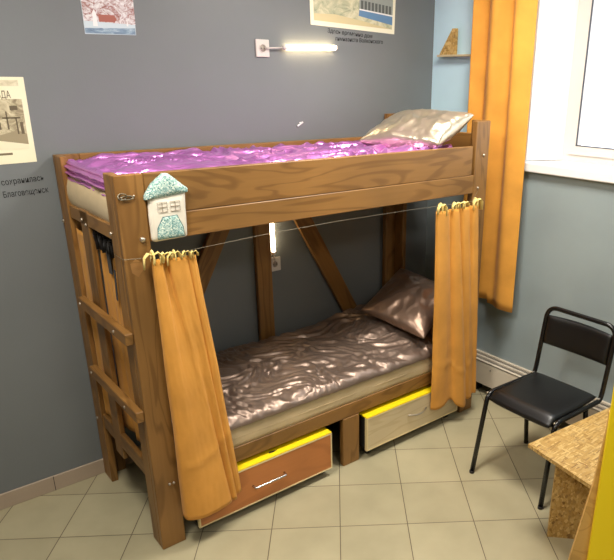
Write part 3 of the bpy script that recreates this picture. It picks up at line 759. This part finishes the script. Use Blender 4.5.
# ------------------------------------------------------------------ pictures and writing on the back wall
def picmat(name, cols, scale, rot=0.0, dist=1.5):
    t = NT(name); v = t.coords(scale=scale, rot=(0, rot, 0))
    a = t.add('ShaderNodeTexNoise', i_Scale=1.0, i_Detail=7.0, i_Distortion=dist); a.inputs['Roughness'].default_value = .7; t.link(v, a.inputs[0])
    n = len(cols); t.link(t.ramp(a.outputs[0], [(.28 + .44 * i / (n - 1), c) for i, c in enumerate(cols)]), t.b.inputs['Base Color'])
    t.set(Roughness=.5); return t.m
def sheet(name, label, cat, pts, mat, group=None):
    r = thing(name, label, cat, (sum(p[0] for p in pts) / len(pts), 0, sum(p[1] for p in pts) / len(pts)), group)
    poly('paper', [(x, -.0005, z) for x, z in pts], mat, r, (0, -.0012, 0)); return r
def flat(par, name, pts, mat, lay=1): return poly(name, [(x, -.0018 - .0004 * lay, z) for x, z in pts], mat, par, (0, -.0003, 0))
def flatcol(n, c): 
    if n not in M: M[n] = plain(n, c, .5)
    return M[n]
paper = flatcol('aged_paper', rgb(232, 224, 192)); white = flatcol('white_paper', rgb(228, 226, 214))
def text(name, body, loc, size, mat, parent=None, rot=0, ext=.0004, sx=1.0, align='LEFT'):
    cu = bpy.data.curves.new(name, 'FONT'); cu.body = body; cu.size = size; cu.extrude = ext; cu.align_x = align; cu.offset = size * .004
    tmp = bpy.data.objects.new('tmp', cu); COL.objects.link(tmp)
    dg = bpy.context.evaluated_depsgraph_get(); me = bpy.data.meshes.new_from_object(tmp.evaluated_get(dg)); bpy.data.objects.remove(tmp)
    me.transform(Matrix.Diagonal((sx, 1, 1, 1)))
    me.materials.clear()
    return link(name, me, mat, parent, Matrix.Translation(loc) @ Matrix.Rotation(rot, 4, 'Y') @ Matrix.Rotation(PI / 2, 4, 'X'))
# newspaper style poster at left
flatcol('sepia_dark', rgb(98, 86, 64))
ps = sheet('poster', 'sepia newspaper poster at the left edge of the grey wall', 'poster', [(-.60, 1.665), (-.064, 1.677), (-.060, 2.035), (-.60, 2.035)], paper)
sep = picmat('sepia_print', [rgb(110, 96, 72), rgb(150, 138, 108), rgb(196, 186, 152), rgb(218, 210, 178)], (16, 16, 22))
flat(ps, 'printed_picture', [(-.57, 1.74), (-.085, 1.735), (-.082, 1.945), (-.57, 1.945)], sep)
sk = picmat('sepia_header', [rgb(170, 160, 130), rgb(205, 196, 164), rgb(222, 214, 184)], (20, 8, 30))
flat(ps, 'printed_header', [(-.57, 1.998), (-.085, 1.998), (-.085, 2.022), (-.57, 2.022)], sk)
text('headline', 'ВДА', (-.176, -.0026, 1.949), .042, M['sepia_dark'], ps, sx=.60)
flat(ps, 'printed_caption', [(-.21, 1.712), (-.155, 1.713), (-.155, 1.722), (-.21, 1.721)], flatcol('sepia_ink', rgb(120, 108, 84)))
dk = flatcol('sepia_dark', rgb(98, 86, 64)); md_ = flatcol('sepia_mid', rgb(150, 138, 108)); li_ = flatcol('sepia_light', rgb(226, 218, 186))
flat(ps, 'printed_street', [(-.57, 1.74), (-.085, 1.735), (-.085, 1.80), (-.20, 1.79), (-.57, 1.80)], li_, 2)
flat(ps, 'printed_wall', [(-.20, 1.775), (-.085, 1.755), (-.085, 1.80), (-.12, 1.815), (-.20, 1.795)], md_, 3)
for i, (x, z, w_, h_) in enumerate(((-.155, 1.82, .006, .075), (-.12, 1.80, .006, .07), (-.17, 1.865, .07, .006), (-.135, 1.90, .03, .018), (-.20, 1.82, .02, .03), (-.105, 1.80, .012, .05))):
    flat(ps, 'printed_shape', [(x, z), (x + w_, z), (x + w_, z + h_), (x, z + h_)], dk, 4)
# small picture at top
pc = sheet('small_picture', 'small colour print of rooftops and snow high on the grey wall', 'picture', [(.222, 2.22), (.452, 2.226), (.462, 2.60), (.222, 2.60)], flatcol('pale_blue_paper', rgb(196, 210, 216)))
pk = picmat('rooftop_print', [rgb(70, 50, 50), rgb(150, 90, 78), rgb(200, 190, 190), rgb(230, 228, 226), rgb(150, 160, 176)], (26, 26, 34), .3, 2.5)
flat(pc, 'printed_roofs', [(.224, 2.275), (.454, 2.27), (.460, 2.598), (.224, 2.598)], pk)
bl = picmat('blue_grey_print', [rgb(70, 88, 112), rgb(120, 145, 165), rgb(190, 208, 216)], (14, 14, 50))
flat(pc, 'printed_ground', [(.224, 2.224), (.45, 2.228), (.45, 2.255), (.224, 2.245)], bl, 2)
flat(pc, 'printed_red_house', [(.29, 2.275), (.36, 2.275), (.37, 2.29), (.36, 2.305), (.29, 2.305)], flatcol('print_red', rgb(160, 92, 78)), 2)
flat(pc, 'printed_tower', [(.262, 2.255), (.282, 2.255), (.280, 2.31), (.273, 2.325), (.264, 2.31)], flatcol('print_white', rgb(232, 230, 228)), 3)
flat(pc, 'printed_chimney', [(.412, 2.262), (.420, 2.262), (.418, 2.285), (.415, 2.29)], M['print_white'], 3)
# large street print
bp = sheet('street_print', 'framed print of a blue tram on a street at the top of the wall', 'picture', [(1.450, 2.331), (2.081, 2.312), (2.098, 2.78), (1.440, 2.78)], flatcol('cream_border', rgb(236, 230, 204)))
st = picmat('street_scene_print', [rgb(120, 130, 112), rgb(170, 172, 142), rgb(206, 200, 166), rgb(214, 214, 196)], (9, 9, 15))
flat(bp, 'printed_street', [(1.472, 2.355), (2.060, 2.338), (2.072, 2.76), (1.468, 2.76)], st)
flat(bp, 'printed_road', [(1.472, 2.355), (2.060, 2.338), (1.80, 2.375), (1.62, 2.395), (1.472, 2.39)], flatcol('print_sand', rgb(204, 190, 146)), 2)
flat(bp, 'printed_tram', [(1.80, 2.40), (2.061, 2.365), (2.066, 2.52), (1.84, 2.52), (1.80, 2.48)], flatcol('print_grey', rgb(150, 156, 150)), 3)
flat(bp, 'printed_tram_band', [(1.795, 2.398), (2.061, 2.362), (2.062, 2.412), (1.80, 2.432)], flatcol('print_blue', rgb(98, 134, 170)), 4)
flat(bp, 'printed_stripe', [(1.80, 2.430), (2.062, 2.410), (2.062, 2.418), (1.80, 2.437)], M['print_white'], 5)
for i in range(9):
    x = 1.812 + i * .0275; z = 2.438 - (x - 1.8) * .072
    flat(bp, 'printed_window', [(x, z), (x + .018, z - .001), (x + .018, z + .045), (x, z + .045)], flatcol('print_dark', rgb(88, 92, 90)), 5)
# handwriting: every line is ink on the wall
def writing(lines, label):
    r = thing('wall_writing', label, 'writing', lines[0][1])
    for body, loc, size, rot, sx in lines: text('ink_line', body, loc, size, M['ink'], r, rot, sx=sx)
writing([('сохранилась', (-.222, -.0008, 1.584), .036, -.05, .78), ('Благовещенск', (-.224, -.0008, 1.530), .037, -.04, .72)], 'two lines of black handwriting under the sepia poster')
writing([('Здесь временно дом', (1.565, -.0008, 2.296), .033, .045, 1.0), ('гимназиста Волконского', (1.622, -.0008, 2.256), .033, .01, .92)], 'two lines of black handwriting under the tram print')

# ------------------------------------------------------------------ ceiling lamps (behind the camera's view, light the room)
def ceiling_lamp(x, y, label, k=1.0):
    r = thing('ceiling_lamp', label, 'lamp', (x, y, H), 'ceiling lamps')
    box('housing', (x - .32, y - .32, H - .05), (x + .32, y + .32, H), M['pvc'], r, .004)
    box('diffuser', (x - .29, y - .29, H - .058), (x + .29, y + .29, H - .0505), M['lampd'], r)
    ld = bpy.data.lights.new('lamp_light', 'AREA'); ld.size = .56; ld.energy = LAMP; ld.color = (1, .95, .86)
    lo = bpy.data.objects.new('lamp_light', ld); COL.objects.link(lo); lo.location = (x, y, H - .062); ld.energy *= k
LAMP = 35
ceiling_lamp(-.5, -1.45, 'square ceiling lamp left of the bed')
ceiling_lamp(1.5, -1.4, 'square ceiling lamp in front of the bed')
ceiling_lamp(.3, -3.6, 'square ceiling lamp at the front of the room', .5)

# ------------------------------------------------------------------ outside: pale house across the yard, sky
gd = boxes('ground_outside', [((XR + .5, -40, -3.2), (60, 30, -3.0))], plain('snowy_ground', rgb(225, 225, 228), .9)); struct(gd)
hb = thing('house_outside', 'pale house far outside the window', 'building', (14.5, -7.3, -3))
box('wall', (14, -12.5, -3), (19, -7.2, 3.2), paint('pale_plaster', rgb(214, 208, 200), .8), hb)
for y in (-8.2, -9.6, -11.0):
    for z in (-1.6, 1.0): boxes('window', [((13.96, y, z), (14.02, y - .8, z + 1.2))], M['gasket'], hb)
wd_ = bpy.data.worlds.new('World'); SC.world = wd_; wd_.use_nodes = True
bg = wd_.node_tree.nodes['Background']; bg.inputs[0].default_value = (.86, .93, 1, 1); bg.inputs[1].default_value = 3.0

# ------------------------------------------------------------------ camera (the photograph is a crop: lens shift)
cam = bpy.data.cameras.new('Camera'); co = bpy.data.objects.new('Camera', cam); COL.objects.link(co)
co.location = (-.7733, -3.2154, 2.0432); co.rotation_mode = 'XYZ'; co.rotation_euler = (1.2157, -.0128, -.712)
cam.sensor_fit = 'HORIZONTAL'; cam.sensor_width = 36; cam.lens = 627.69 / 614 * 36
cam.shift_x = -(383.91 - 307) / 614; cam.shift_y = (312.67 - 280) / 614; cam.clip_start = .02
SC.camera = co
SC.view_settings.view_transform = 'Standard'; SC.view_settings.look = 'None'; SC.view_settings.gamma = 1; SC.view_settings.use_curve_mapping = False
SC.view_settings.exposure = 0.5
SC.cycles.use_denoising = True
